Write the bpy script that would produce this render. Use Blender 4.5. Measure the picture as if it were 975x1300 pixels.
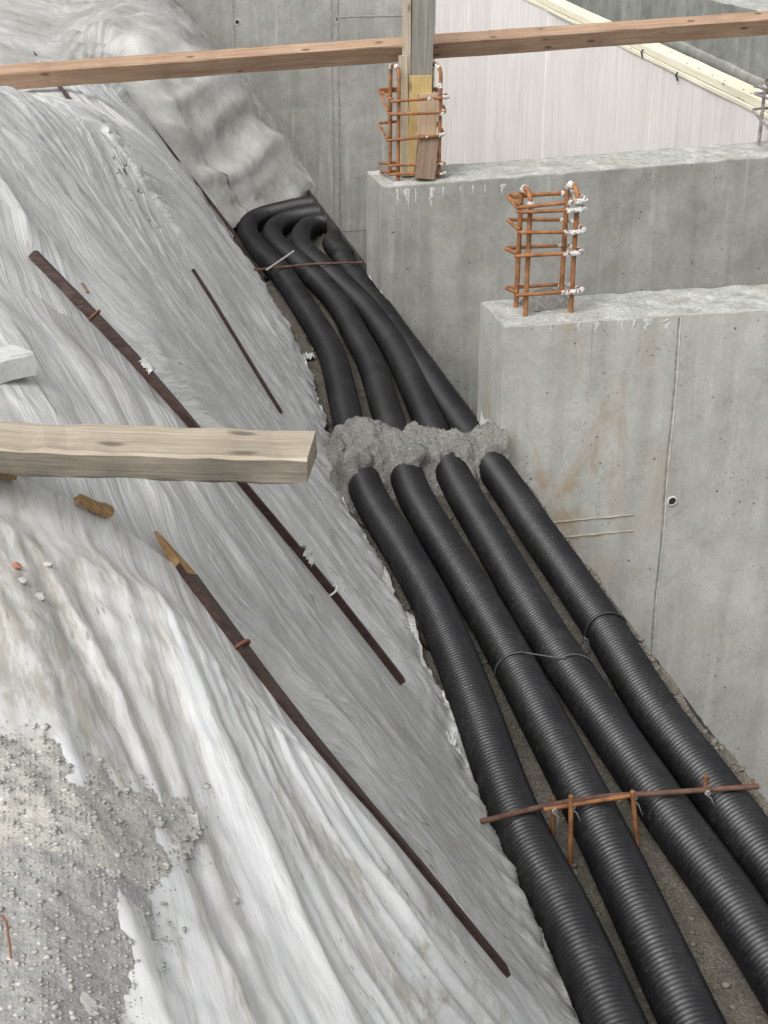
import bpy, math, random
import numpy as np
from mathutils import Vector, Matrix, noise as mnoise

random.seed(7); RNG = np.random.default_rng(11)
for o in list(bpy.data.objects): bpy.data.objects.remove(o)
SC = bpy.context.scene
COL = SC.collection

# ------------------------------------------------------------------ camera
FPX, PW, PH = 1900.0, 975.0, 1300.0
CAMH = 2.47
PITCH = math.atan((650 + 220) / FPX)
YAW = math.atan((487.5 - 40) / math.hypot(FPX, 870))
CP = np.array([-.725 * CAMH, 0.0, CAMH])
CF = np.array([math.sin(YAW) * math.cos(PITCH), math.cos(YAW) * math.cos(PITCH), -math.sin(PITCH)])
CR = np.array([math.cos(YAW), -math.sin(YAW), 0.0])
CU = np.cross(CR, CF)
cam = bpy.data.cameras.new('camera'); camo = bpy.data.objects.new('camera', cam); COL.objects.link(camo)
cam.sensor_fit = 'VERTICAL'; cam.sensor_height = 24; cam.lens = FPX / PH * 24
cam.clip_start = .05; cam.clip_end = 500
camo.matrix_world = Matrix(((CR[0], CU[0], -CF[0], CP[0]), (CR[1], CU[1], -CF[1], CP[1]), (CR[2], CU[2], -CF[2], CP[2]), (0, 0, 0, 1)))
SC.camera = camo

# ------------------------------------------------------------------ overcast light
SUN_EL, SUN_AZ = math.radians(48), math.radians(225)     # azimuth clockwise from +Y: behind left of the camera
w = bpy.data.worlds.new('World'); SC.world = w; w.use_nodes = True
nt = w.node_tree; bg = nt.nodes['Background']
sky = nt.nodes.new('ShaderNodeTexSky'); sky.sky_type = 'NISHITA'; sky.sun_disc = False
sky.sun_elevation = SUN_EL; sky.sun_rotation = SUN_AZ
sky.air_density = 1.0; sky.dust_density = 6.0; sky.ozone_density = 1.0
hs = nt.nodes.new('ShaderNodeHueSaturation'); hs.inputs['Saturation'].default_value = .12
nt.links.new(sky.outputs[0], hs.inputs['Color']); nt.links.new(hs.outputs[0], bg.inputs[0])
bg.inputs[1].default_value = .15
sun = bpy.data.lights.new('sun', 'SUN'); sun.energy = .8; sun.angle = math.radians(50); sun.color = (1, .985, .96)
suno = bpy.data.objects.new('sun', sun); COL.objects.link(suno)
sd = Vector((math.sin(SUN_AZ) * math.cos(SUN_EL), math.cos(SUN_AZ) * math.cos(SUN_EL), math.sin(SUN_EL)))
suno.rotation_euler = sd.to_track_quat('Z', 'Y').to_euler(); suno.location = (-6, -6, 12)
SC.view_settings.view_transform = 'Standard'; SC.view_settings.look = 'None'
SC.view_settings.gamma = 1; SC.view_settings.use_curve_mapping = False
SC.view_settings.exposure = 0.3
SC.render.engine = 'CYCLES'

def ray(x, y): return CF + CR * (x - 487.5) / FPX - CU * (y - 650) / FPX
def hit(x, y, ax, v):
    r = ray(x, y); return CP + r * ((v - CP[ax]) / r[ax])

# ------------------------------------------------------------------ numpy noise
_perm = np.random.default_rng(3).permutation(256); _perm = np.concatenate([_perm, _perm, _perm])
_ang = np.random.default_rng(4).random(256) * 2 * np.pi
def pn(x, y, seed=0):
    x = np.asarray(x, float) + seed * 17.31; y = np.asarray(y, float) + seed * 9.77
    xi = np.floor(x).astype(int); yi = np.floor(y).astype(int); fx = x - xi; fy = y - yi
    def g(ix, iy, dx, dy):
        a = _ang[_perm[(_perm[ix & 255] + iy) & 255]]; return np.cos(a) * dx + np.sin(a) * dy
    u = fx * fx * fx * (fx * (fx * 6 - 15) + 10); v = fy * fy * fy * (fy * (fy * 6 - 15) + 10)
    a = g(xi, yi, fx, fy); b = g(xi + 1, yi, fx - 1, fy); c = g(xi, yi + 1, fx, fy - 1); d = g(xi + 1, yi + 1, fx - 1, fy - 1)
    return (a + (b - a) * u) * (1 - v) + (c + (d - c) * u) * v
def fbm(x, y, o=4, seed=0):
    s = 0; a = 1
    for i in range(o):
        s = s + a * pn(x * 2 ** i, y * 2 ** i, seed + i); a *= .5
    return s
def ridged(x, y, o=3, seed=0):
    s = 0; a = 1
    for i in range(o):
        s = s + a * (1 - 2.2 * np.abs(pn(x * 2 ** i, y * 2 ** i, seed + i))); a *= .5
    return s
def sstep(a, b, x):
    t = np.clip((x - a) / (b - a), 0, 1); return t * t * (3 - 2 * t)

# ------------------------------------------------------------------ materials
def newmat(name):
    m = bpy.data.materials.new(name); m.use_nodes = True
    return m, m.node_tree, m.node_tree.nodes['Principled BSDF']
class N:
    def __init__(s, t): s.t = t
    def n(s, ty, **k):
        q = s.t.nodes.new(ty)
        for a, b in k.items(): setattr(q, a, b)
        return q
    def link(s, a, b): s.t.links.new(a, b)
    def coord(s, kind='Object', scale=(1, 1, 1), loc=(0, 0, 0)):
        tc = s.n('ShaderNodeTexCoord'); mp = s.n('ShaderNodeMapping')
        mp.inputs['Scale'].default_value = scale; mp.inputs['Location'].default_value = loc
        s.link(tc.outputs[kind], mp.inputs[0]); return mp.outputs[0]
    def noise(s, vec, scale=5, detail=5, rough=.55, dist=0):
        q = s.n('ShaderNodeTexNoise'); s.link(vec, q.inputs['Vector'])
        q.inputs['Scale'].default_value = scale; q.inputs['Detail'].default_value = detail
        q.inputs['Roughness'].default_value = rough; q.inputs['Distortion'].default_value = dist
        return q.outputs['Fac']
    def vor(s, vec, scale, feature='F1', out='Distance', rnd=1):
        q = s.n('ShaderNodeTexVoronoi', feature=feature); s.link(vec, q.inputs['Vector'])
        q.inputs['Scale'].default_value = scale; q.inputs['Randomness'].default_value = rnd
        return q.outputs[out]
    def ramp(s, fac, stops):
        q = s.n('ShaderNodeValToRGB'); s.link(fac, q.inputs[0]); e = q.color_ramp.elements
        while len(e) < len(stops): e.new(.5)
        for el, (p, c) in zip(e, stops):
            el.position = p; el.color = (c, c, c, 1) if not hasattr(c, '__len__') else (*c[:3], 1)
        return q.outputs[0]
    def mix(s, fac, a, b, mode='MIX'):
        q = s.n('ShaderNodeMix', data_type='RGBA', blend_type=mode)
        for i, v in ((0, fac), (6, a), (7, b)):
            if hasattr(v, 'is_output') or isinstance(v, bpy.types.NodeSocket): s.link(v, q.inputs[i])
            elif i == 0: q.inputs[0].default_value = v
            else: q.inputs[i].default_value = (*v[:3], 1)
        return q.outputs[2]
    def math(s, op, a, b=None, clamp=False):
        q = s.n('ShaderNodeMath', operation=op, use_clamp=clamp)
        for i, v in enumerate((a, b)):
            if v is None: continue
            if isinstance(v, bpy.types.NodeSocket): s.link(v, q.inputs[i])
            else: q.inputs[i].default_value = v
        return q.outputs[0]
    def bump(s, h, strength=.3, dist=.01, normal=None):
        q = s.n('ShaderNodeBump'); q.inputs['Strength'].default_value = strength; q.inputs['Distance'].default_value = dist
        s.link(h, q.inputs['Height'])
        if normal is not None: s.link(normal, q.inputs['Normal'])
        return q.outputs[0]
    def sep(s, vec):
        q = s.n('ShaderNodeSeparateXYZ'); s.link(vec, q.inputs[0]); return q.outputs

def concrete(name, c0, c1, rough=.8, stains=None, warm=0, topdirt=None):
    m, t, b = newmat(name); k = N(t); v = k.coord()
    big = k.noise(v, 1.4, 6, .68, .6); med = k.noise(v, 5.5, 7, .72); fine = k.noise(v, 60, 4, .6)
    f = k.math('ADD', k.math('MULTIPLY', big, .55), k.math('MULTIPLY', med, .45))
    col = k.ramp(f, [(.38, c0), (.62, c1)])
    blt = k.noise(k.coord(loc=(9, 1, 4)), 9, 6, .75, .8)
    col = k.mix(k.ramp(blt, [(.55, 0), (.72, .35)]), col, tuple(x * .6 for x in c0))
    st = k.noise(k.coord(scale=(9, 9, .7)), 1, 4, .6)
    col = k.mix(k.ramp(st, [(.45, 0), (.75, .42)]), col, tuple(x * .62 for x in c0))
    st2 = k.noise(k.coord(scale=(14, 14, 1.1), loc=(3, 7, 1)), 1, 3, .6)
    col = k.mix(k.ramp(st2, [(.58, 0), (.74, .35)]), col, (.62, .62, .6))
    col = k.mix(k.math('MULTIPLY', k.ramp(fine, [(.35, 1), (.65, 0)]), .16), col, (.14, .14, .13))
    # air holes
    vo = k.vor(v, 13); msk = k.noise(v, 7, 2)
    pore = k.math('MULTIPLY', k.ramp(vo, [(.05, 1), (.10, 0)]), k.ramp(msk, [(.47, 0), (.54, 1)]))
    vo2 = k.vor(k.coord(loc=(5, 2, 8)), 34); msk2 = k.noise(v, 3.1, 2)
    pore2 = k.math('MULTIPLY', k.ramp(vo2, [(.10, 1), (.16, 0)]), k.ramp(msk2, [(.5, 0), (.6, 1)]))
    pore = k.math('MAXIMUM', pore, k.math('MULTIPLY', pore2, .75))
    col = k.mix(k.math('MULTIPLY', pore, .8), col, (.06, .06, .055))
    if stains:
        (cx, cz, rx, rz, sc, amt) = stains
        xyz = k.sep(k.coord())
        dx = k.math('DIVIDE', k.math('SUBTRACT', xyz[0], cx), rx); dz = k.math('DIVIDE', k.math('SUBTRACT', xyz[2], cz), rz)
        d = k.math('SQRT', k.math('ADD', k.math('MULTIPLY', dx, dx), k.math('MULTIPLY', dz, dz)))
        reg = k.ramp(d, [(.2, 1), (1, 0)])
        ns = k.ramp(k.noise(k.coord(scale=(1, 1, .45)), sc, 5, .7, .6), [(.47, 0), (.68, 1)])
        col = k.mix(k.math('MULTIPLY', k.math('MULTIPLY', reg, ns), amt), col, (.34, .25, .15))
    k.link(col, b.inputs['Base Color']); b.inputs['Roughness'].default_value = rough
    b.inputs['Specular IOR Level'].default_value = .3
    h = k.math('SUBTRACT', k.math('ADD', k.math('MULTIPLY', med, .5), k.math('MULTIPLY', fine, .35)), pore)
    k.link(k.bump(h, .35, .004), b.inputs['Normal'])
    return m

M = {}
M['conc1'] = concrete('concrete_pale', (.37, .367, .335), (.53, .525, .49), stains=(.32, -.1, .65, .95, 5, .85))
M['conc2'] = concrete('concrete_mid', (.25, .25, .225), (.41, .408, .375))
M['conc0'] = concrete('concrete_back', (.26, .26, .235), (.40, .40, .37))
M['conc3'] = concrete('concrete_stained', (.19, .195, .175), (.38, .385, .36))
M['hole'] = newmat('dark_hole')[0]; M['hole'].node_tree.nodes['Principled BSDF'].inputs['Base Color'].default_value = (.02, .02, .02, 1)

def rough_top():
    m, t, b = newmat('rough_concrete_top'); k = N(t); v = k.coord()
    n1 = k.noise(v, 9, 6, .7); n2 = k.noise(v, 55, 4, .7); vo = k.vor(v, 48)
    col = k.ramp(n1, [(.32, (.30, .30, .28)), (.5, (.44, .44, .415)), (.68, (.58, .58, .55))])
    col = k.mix(k.ramp(n2, [(.3, .55), (.55, 0)]), col, (.13, .13, .115))
    col = k.mix(k.ramp(k.noise(k.coord(loc=(4, 4, 4)), 3, 3), [(.56, 0), (.7, .4)]), col, (.34, .32, .2))
    k.link(col, b.inputs['Base Color']); b.inputs['Roughness'].default_value = .85
    k.link(k.bump(k.math('ADD', n1, k.math('MULTIPLY', n2, .5)), .8, .012), b.inputs['Normal'])
    return m
M['top'] = rough_top()

def simple(name, c, rough=.6, spec=.4, var=.25, scale=8, bump=.0, metal=0):
    m, t, b = newmat(name); k = N(t); v = k.coord(); n = k.noise(v, scale, 5, .6)
    k.link(k.ramp(n, [(.3, tuple(x * (1 - var) for x in c)), (.7, tuple(min(1, x * (1 + var)) for x in c))]), b.inputs['Base Color'])
    b.inputs['Roughness'].default_value = rough; b.inputs['Specular IOR Level'].default_value = spec; b.inputs['Metallic'].default_value = metal
    if bump: k.link(k.bump(n, bump, .01), b.inputs['Normal'])
    return m

def soil(name, a, bcol, wet=.0, dk=.6, bs=.8):
    m, t, b = newmat(name); k = N(t); v = k.coord()
    n1 = k.noise(v, 2.3, 5, .6); n2 = k.noise(v, 24, 6, .7); n3 = k.noise(v, 120, 3, .6)
    f = k.math('ADD', k.math('MULTIPLY', n1, .4), k.math('MULTIPLY', n2, .6))
    col = k.ramp(f, [(.35, a), (.62, bcol)])
    col = k.mix(k.ramp(n3, [(.36, dk), (.6, 0)]), col, tuple(x * .4 for x in a))
    col = k.mix(k.ramp(k.vor(v, 70), [(.14, .55), (.2, 0)]), col, tuple(min(1, x * 1.7) for x in bcol))
    k.link(col, b.inputs['Base Color']); b.inputs['Roughness'].default_value = .9 - wet
    b.inputs['Specular IOR Level'].default_value = .25
    k.link(k.bump(k.math('ADD', n2, k.math('MULTIPLY', n3, .5)), bs, .012), b.inputs['Normal'])
    return m
M['soil'] = soil('trench_soil', (.115, .105, .085), (.215, .195, .16))
M['gravel'] = soil('grey_gravel', (.32, .312, .298), (.47, .458, .437), dk=.3, bs=.45)
M['clod'] = soil('pale_mud', (.42, .402, .36), (.57, .55, .495), dk=.25, bs=.4)
M['mortar'] = soil('fresh_mortar', (.19, .185, .168), (.30, .293, .268), .05)
M['stone'] = simple('pebbles', (.37, .36, .335), .8, .3, .35, 30)
M['stone_d'] = simple('soil_lumps', (.17, .155, .125), .9, .2, .4, 30)

def sheet_mat(name, base, dirt, dirt_amt, rough, mud=0, streak=1.0, seed=0):
    m, t, b = newmat(name); k = N(t)
    uv = k.coord('UV', (1, 1, 1), (seed * 1.7, seed * .9, 0))
    wrp = k.n('ShaderNodeTexNoise'); k.link(uv, wrp.inputs['Vector']); wrp.inputs['Scale'].default_value = 3.2; wrp.inputs['Detail'].default_value = 3
    va = k.n('ShaderNodeVectorMath', operation='MULTIPLY_ADD'); k.link(wrp.outputs['Color'], va.inputs[0]); va.inputs[1].default_value = (.16, .16, 0); k.link(uv, va.inputs[2]); wuv = va.outputs[0]
    def st(sx, sy, det=4, dist=.0):
        mp = k.n('ShaderNodeMapping'); mp.inputs['Scale'].default_value = (sx, sy, 1); mp.inputs['Location'].default_value = (seed * 3.1, seed, 0); k.link(wuv, mp.inputs[0])
        return k.noise(mp.outputs[0], 1, det, .62, dist)
    a1, a2 = (13, 1.9) if streak > .7 else (4.5, 2.6); b1, b2 = (42, 6.5) if streak > .7 else (13, 7)
    s1 = st(a1, a2, 5 if streak > .7 else 2, 1.2 if streak > .7 else .4); s2 = st(b1, b2, 5 if streak > .7 else 3, 1.4 if streak > .7 else .5); s3 = st(4.5, 1.2, 4, .8)
    spot = k.noise(uv, 38, 4, .7); cloud = k.noise(uv, 2.1, 5, .65, .6); grit = k.noise(uv, 110, 4, .7)
    f = k.math('ADD', k.math('ADD', k.math('MULTIPLY', s1, .3), k.math('MULTIPLY', s2, .3)), k.math('ADD', k.math('MULTIPLY', s3, .25), k.math('MULTIPLY', cloud, .45)))
    col = k.mix(k.ramp(f, [(.57, 0), (.74, dirt_amt)]), base, dirt)
    col = k.mix(k.math('MULTIPLY', k.ramp(s2, [(.54, 0), (.72, 1)]), .55 * streak), col, tuple(min(.84, x * 1.35) for x in base))
    s5 = st(120, 7, 3, .5); col = k.mix(k.math('MULTIPLY', k.ramp(s5, [(.5, 0), (.68, 1)]), .42 * streak), col, tuple(x * .72 for x in dirt))  # dark lines of fine creases: their shade put into the film colour
    s6 = st(85, 5, 3, .5); col = k.mix(k.math('MULTIPLY', k.ramp(s6, [(.54, 0), (.7, 1)]), .5 * streak), col, tuple(min(.86, x * 1.3) for x in base))  # pale lines of fine creases: light on them put into the film colour
    # thin dark scratches and bits of dirt
    fl = k.math('MULTIPLY', k.ramp(st(60, 12, 3, .6), [(.60, 0), (.67, 1)]), k.ramp(st(8, 5, 3), [(.47, 0), (.60, 1)]))
    col = k.mix(k.math('MULTIPLY', fl, min(1, .75 * streak)), col, (.16, .155, .135))
    col = k.mix(k.math('MULTIPLY', k.ramp(grit, [(.56, 0), (.72, 1)]), .22), col, tuple(x * .55 for x in dirt))
    if mud:
        mk = k.math('MULTIPLY', k.ramp(k.noise(uv, 3.4, 6, .75, .5), [(.50, 0), (.60, 1)]), k.ramp(spot, [(.4, .3), (.56, 1)]))
        col = k.mix(k.math('MULTIPLY', mk, mud), col, (.43, .405, .35))
        sp = k.math('MULTIPLY', k.ramp(k.vor(uv, 46), [(.10, 1), (.17, 0)]), k.ramp(k.noise(uv, 4.4, 3), [(.48, 0), (.56, 1)]))
        col = k.mix(k.math('MULTIPLY', sp, .7), col, (.27, .25, .21))
    k.link(col, b.inputs['Base Color'])
    rr = k.ramp(cloud, [(.35, rough * .7), (.65, min(1, rough * 1.4))]); k.link(rr, b.inputs['Roughness'])
    b.inputs['Specular IOR Level'].default_value = .5
    mp = k.n('ShaderNodeMapping'); mp.inputs['Scale'].default_value = (9, 1.7, 1) if streak > .7 else (4, 3, 1); k.link(wuv, mp.inputs[0])
    fac = k.vor(mp.outputs[0], 1.0); mp2 = k.n('ShaderNodeMapping'); mp2.inputs['Scale'].default_value = (26, 6, 1) if streak > .7 else (11, 8, 1); k.link(wuv, mp2.inputs[0]); fac2 = k.vor(mp2.outputs[0], 1.0)
    s1 = k.math('ADD', k.math('MULTIPLY', s1, .45), k.math('ADD', k.math('MULTIPLY', fac, .55), k.math('MULTIPLY', fac2, .2 if streak > .7 else .3)))
    s2 = k.math('MULTIPLY', s2, .55 * streak)
    h = k.math('ADD', k.math('MULTIPLY', s1, 1.2), k.math('ADD', k.math('MULTIPLY', s2, .4), k.math('MULTIPLY', spot, .10)))
    k.link(k.bump(h, .8 if streak > .7 else .7, .018), b.inputs['Normal'])
    return m
M['sheetA'] = sheet_mat('plastic_white_near', (.78, .79, .785), (.62, .61, .58), .6, .36, mud=.95, streak=.34)
M['sheetB'] = sheet_mat('plastic_grey_slope', (.60, .60, .58), (.37, .36, .335), .9, .42, mud=0, seed=3)
M['sheetC'] = sheet_mat('plastic_slope_mid', (.64, .645, .63), (.40, .395, .37), .85, .42, mud=.25, seed=6)
M['sheetD'] = sheet_mat('plastic_slope_far', (.65, .655, .645), (.40, .40, .38), .85, .42, mud=.1, seed=9)
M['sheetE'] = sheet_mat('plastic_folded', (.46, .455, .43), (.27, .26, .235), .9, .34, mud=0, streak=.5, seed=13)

def timber(name, c0, c1, dark, rough=.7, scale=1.0, weather=.4, nailspots=False):
    m, t, b = newmat(name); k = N(t)
    v = k.coord(scale=(1.6 * scale, 34 * scale, 34 * scale)); g = k.noise(v, 1, 6, .65, .5)
    g2 = k.noise(k.coord(scale=(4 * scale, 140 * scale, 140 * scale)), 1, 3, .6)
    blot = k.noise(k.coord(), 4, 5, .6)
    col = k.ramp(g, [(.3, c0), (.62, c1)])
    col = k.mix(k.math('MULTIPLY', k.ramp(g2, [(.35, 1), (.55, 0)]), .4), col, dark)
    col = k.mix(k.math('MULTIPLY', k.ramp(blot, [(.45, 0), (.7, 1)]), weather), col, dark)
    kn = k.vor(k.coord(scale=(5, 12, 12), loc=(.3, .1, .2)), 1); col = k.mix(k.ramp(kn, [(.08, .8), (.17, 0)]), col, tuple(x * .55 for x in dark))
    k.link(col, b.inputs['Base Color']); b.inputs['Roughness'].default_value = rough; b.inputs['Specular IOR Level'].default_value = .25
    k.link(k.bump(k.math('ADD', g, g2), .4, .004), b.inputs['Normal'])
    return m
M['rail'] = timber('rail_timber', (.32, .205, .135), (.46, .325, .225), (.2, .115, .075))
M['plank'] = timber('weathered_plank', (.33, .28, .21), (.47, .41, .32), (.2, .165, .125), weather=.45)
M['plank_shaded'] = timber('weathered_plank_shaded', (.13, .115, .09), (.26, .23, .18), (.05, .045, .04), weather=.5)  # darker copy of the plank timber: shade on its front face put into colour
M['greyboard'] = timber('grey_board', (.21, .205, .175), (.31, .30, .26), (.13, .125, .105), weather=.3)
M['lightboard'] = timber('light_board', (.40, .34, .25), (.52, .45, .34), (.28, .22, .15))
M['yellowboard'] = timber('yellow_board', (.50, .36, .15), (.62, .47, .22), (.36, .24, .09))
M['pinkboard'] = timber('pink_board', (.50, .36, .23), (.60, .45, .31), (.36, .24, .15))
M['brownblock'] = timber('brown_block', (.20, .135, .095), (.29, .205, .15), (.12, .08, .055))
M['lath'] = timber('dark_lath', (.032, .019, .016), (.075, .043, .035), (.028, .018, .014), rough=.42, weather=.4)
M['fresh'] = timber('fresh_wood', (.30, .18, .08), (.44, .29, .14), (.16, .09, .04))
M['cap'] = timber('new_timber_cap', (.80, .75, .56), (.87, .83, .67), (.68, .6, .4), weather=.12)
def whiteboard():
    m, t, b = newmat('white_panel'); k = N(t); v = k.coord(scale=(1, 16, 1.0)); g = k.noise(v, 1, 6, .65, .6)
    g2 = k.noise(k.coord(scale=(1, 70, 2.0)), 1, 4, .6); cl = k.noise(k.coord(), 1.6, 4, .6)
    col = k.ramp(g, [(.3, (.74, .70, .675)), (.6, (.86, .83, .81))])
    col = k.mix(k.ramp(g2, [(.35, .4), (.5, 0)]), col, (.55, .50, .47))
    col = k.mix(k.ramp(cl, [(.5, 0), (.75, .25)]), col, (.5, .46, .43)); oi = k.n('ShaderNodeObjectInfo'); col = k.mix(k.ramp(oi.outputs['Random'], [(0, 0), (1, .22)]), col, (.62, .57, .52))
    k.link(col, b.inputs['Base Color']); b.inputs['Roughness'].default_value = .6
    k.link(k.bump(g, .25, .004), b.inputs['Normal']); return m
M['white'] = whiteboard()

def pipe_mat():
    m, t, b = newmat('black_corrugated_plastic'); k = N(t); v = k.coord()
    n = k.noise(v, 3, 5, .65); d = k.noise(v, 60, 4, .7)
    col = k.ramp(n, [(.35, (.006, .0062, .007)), (.7, (.015, .015, .0165))])
    dust = k.math('MULTIPLY', k.ramp(d, [(.5, 0), (.75, 1)]), k.ramp(n, [(.42, .05), (.65, .25)]))
    col = k.mix(dust, col, (.14, .135, .12))
    ge = k.n('ShaderNodeNewGeometry'); nz = k.sep(ge.outputs['Normal'])[2]
    du2 = k.math('MULTIPLY', k.ramp(nz, [(.55, 0), (.95, 1)]), k.ramp(k.noise(v, 9, 6, .75), [(.5, 0), (.75, .14)])); col = k.mix(du2, col, (.15, .145, .13))
    sp = k.math('MULTIPLY', k.ramp(k.vor(v, 55), [(.05, 1), (.1, 0)]), k.ramp(k.noise(v, 4.3, 3), [(.58, 0), (.66, 1)]))
    col = k.mix(k.math('MULTIPLY', sp, .7), col, (.5, .5, .48))
    k.link(col, b.inputs['Base Color']); k.link(k.ramp(d, [(.3, .30), (.7, .52)]), b.inputs['Roughness'])
    b.inputs['Specular IOR Level'].default_value = .6
    return m
M['pipe'] = pipe_mat()
M['black'] = simple('black_membrane', (.035, .034, .032), .6, .3, .5, 20, .3)
M['tie'] = simple('black_tie', (.03, .03, .032), .4, .5)
M['strap'] = simple('grey_strap', (.075, .078, .082), .4, .5)
def rust():
    m, t, b = newmat('rusty_rebar'); k = N(t); v = k.coord(); n = k.noise(v, 22, 5, .7)
    k.link(k.ramp(n, [(.3, (.13, .055, .025)), (.52, (.30, .125, .045)), (.72, (.42, .20, .075))]), b.inputs['Base Color'])
    b.inputs['Roughness'].default_value = .8; k.link(k.bump(k.noise(v, 120, 3), .4, .003), b.inputs['Normal']); return m
M['rust'] = rust()
M['rust_d'] = simple('dark_rust_bar', (.13, .07, .05), .7, .3, .5, 25, .2)
M['steel'] = simple('grey_wet_bar', (.27, .24, .24), .6, .4, .5, 25, .2)
M['splash'] = simple('mortar_splash', (.58, .58, .56), .9, .2, .2, 60, .5)
M['wire'] = simple('tie_wire', (.38, .37, .35), .5, .4)
M['wire_r'] = simple('rusty_wire', (.2, .085, .05), .6, .3)
M['block'] = simple('pale_block', (.52, .53, .52), .85, .2, .12, 40, .3)
M['brick'] = simple('red_brown_stone', (.32, .15, .1), .8, .2, .3, 40)
M['whiteclip'] = simple('white_scrap', (.56, .57, .55), .5, .4, .1)

# ------------------------------------------------------------------ mesh helpers
def mkobj(name, V, F, mat, parent=None, smooth=False, uv=None, mats=None, midx=None, mw=None):
    me = bpy.data.meshes.new(name)
    V = np.asarray(V, np.float32)
    if isinstance(F, np.ndarray) and F.ndim == 2:
        n, kk = F.shape
        me.vertices.add(len(V)); me.vertices.foreach_set('co', V.ravel())
        me.loops.add(n * kk); me.loops.foreach_set('vertex_index', F.astype(np.int32).ravel())
        me.polygons.add(n); me.polygons.foreach_set('loop_start', np.arange(n, dtype=np.int32) * kk)
        me.update(calc_edges=True)
    else:
        me.from_pydata(V.tolist(), [], [list(map(int, f)) for f in F]); me.update()
    me.validate()
    for mm in (mats or [mat]): me.materials.append(mm)
    if midx is not None: me.polygons.foreach_set('material_index', np.asarray(midx, np.int32))
    if smooth: me.polygons.foreach_set('use_smooth', np.ones(len(me.polygons), bool))
    if uv is not None:
        l = me.uv_layers.new(name='UVMap'); vi = np.empty(len(me.loops), np.int32); me.loops.foreach_get('vertex_index', vi)
        l.data.foreach_set('uv', np.asarray(uv, np.float32)[vi].ravel())
    o = bpy.data.objects.new(name, me); COL.objects.link(o)
    if mw is not None: o.matrix_world = mw
    if parent is not None:
        o.parent = parent; o.matrix_parent_inverse = parent.matrix_world.inverted()
    return o
def tag(o, label=None, cat=None, group=None, kind=None):
    if label: o['label'] = label
    if cat: o['category'] = cat
    if group: o['group'] = group
    if kind: o['kind'] = kind
    return o
def empty(name, loc):
    e = bpy.data.objects.new(name, None); COL.objects.link(e); e.location = loc
    e.matrix_world = Matrix.Translation(loc); e.empty_display_size = .05; return e
def grid_faces(nu, nv):
    i = np.arange(nu - 1)[:, None]; j = np.arange(nv - 1)[None, :]; a = i * nv + j
    return np.stack([a, a + nv, a + nv + 1, a + 1], -1).reshape(-1, 4)
def sweep(pts, rad, seg=10, closed=False, caps=True):
    P = np.asarray(pts, float); n = len(P); rad = np.broadcast_to(np.asarray(rad, float), (n,))
    T = np.gradient(P, axis=0) if not closed else np.roll(P, -1, 0) - np.roll(P, 1, 0)
    T /= np.linalg.norm(T, axis=1)[:, None] + 1e-12
    u = np.cross(T[0], [0, 0, 1.0]);
    if np.linalg.norm(u) < 1e-3: u = np.cross(T[0], [0, 1.0, 0])
    u /= np.linalg.norm(u); U = [u]
    for i in range(1, n):
        u = U[-1] - T[i] * (U[-1] @ T[i]); u /= np.linalg.norm(u) + 1e-12; U.append(u)
    U = np.array(U); W = np.cross(T, U)
    a = np.arange(seg) / seg * 2 * np.pi
    V = P[:, None] + rad[:, None, None] * (np.cos(a)[None, :, None] * U[:, None] + np.sin(a)[None, :, None] * W[:, None])
    V = V.reshape(-1, 3)
    i = np.arange(n if closed else n - 1)[:, None]; j = np.arange(seg)[None, :]
    i2 = (i + 1) % n; j2 = (j + 1) % seg
    F = np.stack([i * seg + j, i * seg + j2, i2 * seg + j2, i2 * seg + j], -1).reshape(-1, 4)
    F = [tuple(f) for f in F]
    if caps and not closed:
        F.append(tuple(range(seg))[::-1]); F.append(tuple(range((n - 1) * seg, n * seg)))
    return V, F
def joinm(parts):
    Vs, Fs, o = [], [], 0
    for V, F in parts:
        Vs.append(np.asarray(V, float)); Fs += [tuple(int(x) + o for x in f) for f in F]; o += len(V)
    return np.concatenate(Vs), Fs
def catmull(P, per=12):
    P = np.asarray(P, float); Q = np.vstack([2 * P[0] - P[1], P, 2 * P[-1] - P[-2]]); out = []
    for i in range(1, len(Q) - 2):
        p0, p1, p2, p3 = Q[i - 1:i + 3]
        for t in np.arange(per) / per:
            out.append(.5 * (2 * p1 + (p2 - p0) * t + (2 * p0 - 5 * p1 + 4 * p2 - p3) * t * t + (3 * p1 - p0 - 3 * p2 + p3) * t ** 3))
    out.append(P[-1]); return np.array(out)
def resample(P, step):
    d = np.r_[0, np.cumsum(np.linalg.norm(np.diff(P, axis=0), axis=1))]; s = np.arange(0, d[-1], step)
    return np.stack([np.interp(s, d, P[:, i]) for i in range(3)], 1)
def rbox(lx, ly, lz, bev=.004, jit=0, nx=1, rs=0, warp=0):
    """board along local x, bevelled long edges, nx cuts, slightly uneven"""
    y, z = ly / 2, lz / 2; b = bev
    prof = [(-y + b, -z), (y - b, -z), (y, -z + b), (y, z - b), (y - b, z), (-y + b, z), (-y, z - b), (-y, -z + b)]
    r = np.random.default_rng(rs); V = []
    for i in range(nx + 1):
        x = -lx / 2 + lx * i / nx; w_ = warp * math.sin(i / nx * math.pi)
        for (a, c) in prof: V.append((x + (r.normal() * jit if 0 < i < nx else r.normal() * jit * .7), a + r.normal() * jit, c + r.normal() * jit + w_))
    F = []
    for i in range(nx):
        for j in range(8):
            a = i * 8 + j; c = i * 8 + (j + 1) % 8; F.append((a, c, c + 8, a + 8))
    F.append(tuple(range(8))[::-1]); F.append(tuple(range(nx * 8, nx * 8 + 8)))
    return np.array(V), F
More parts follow.
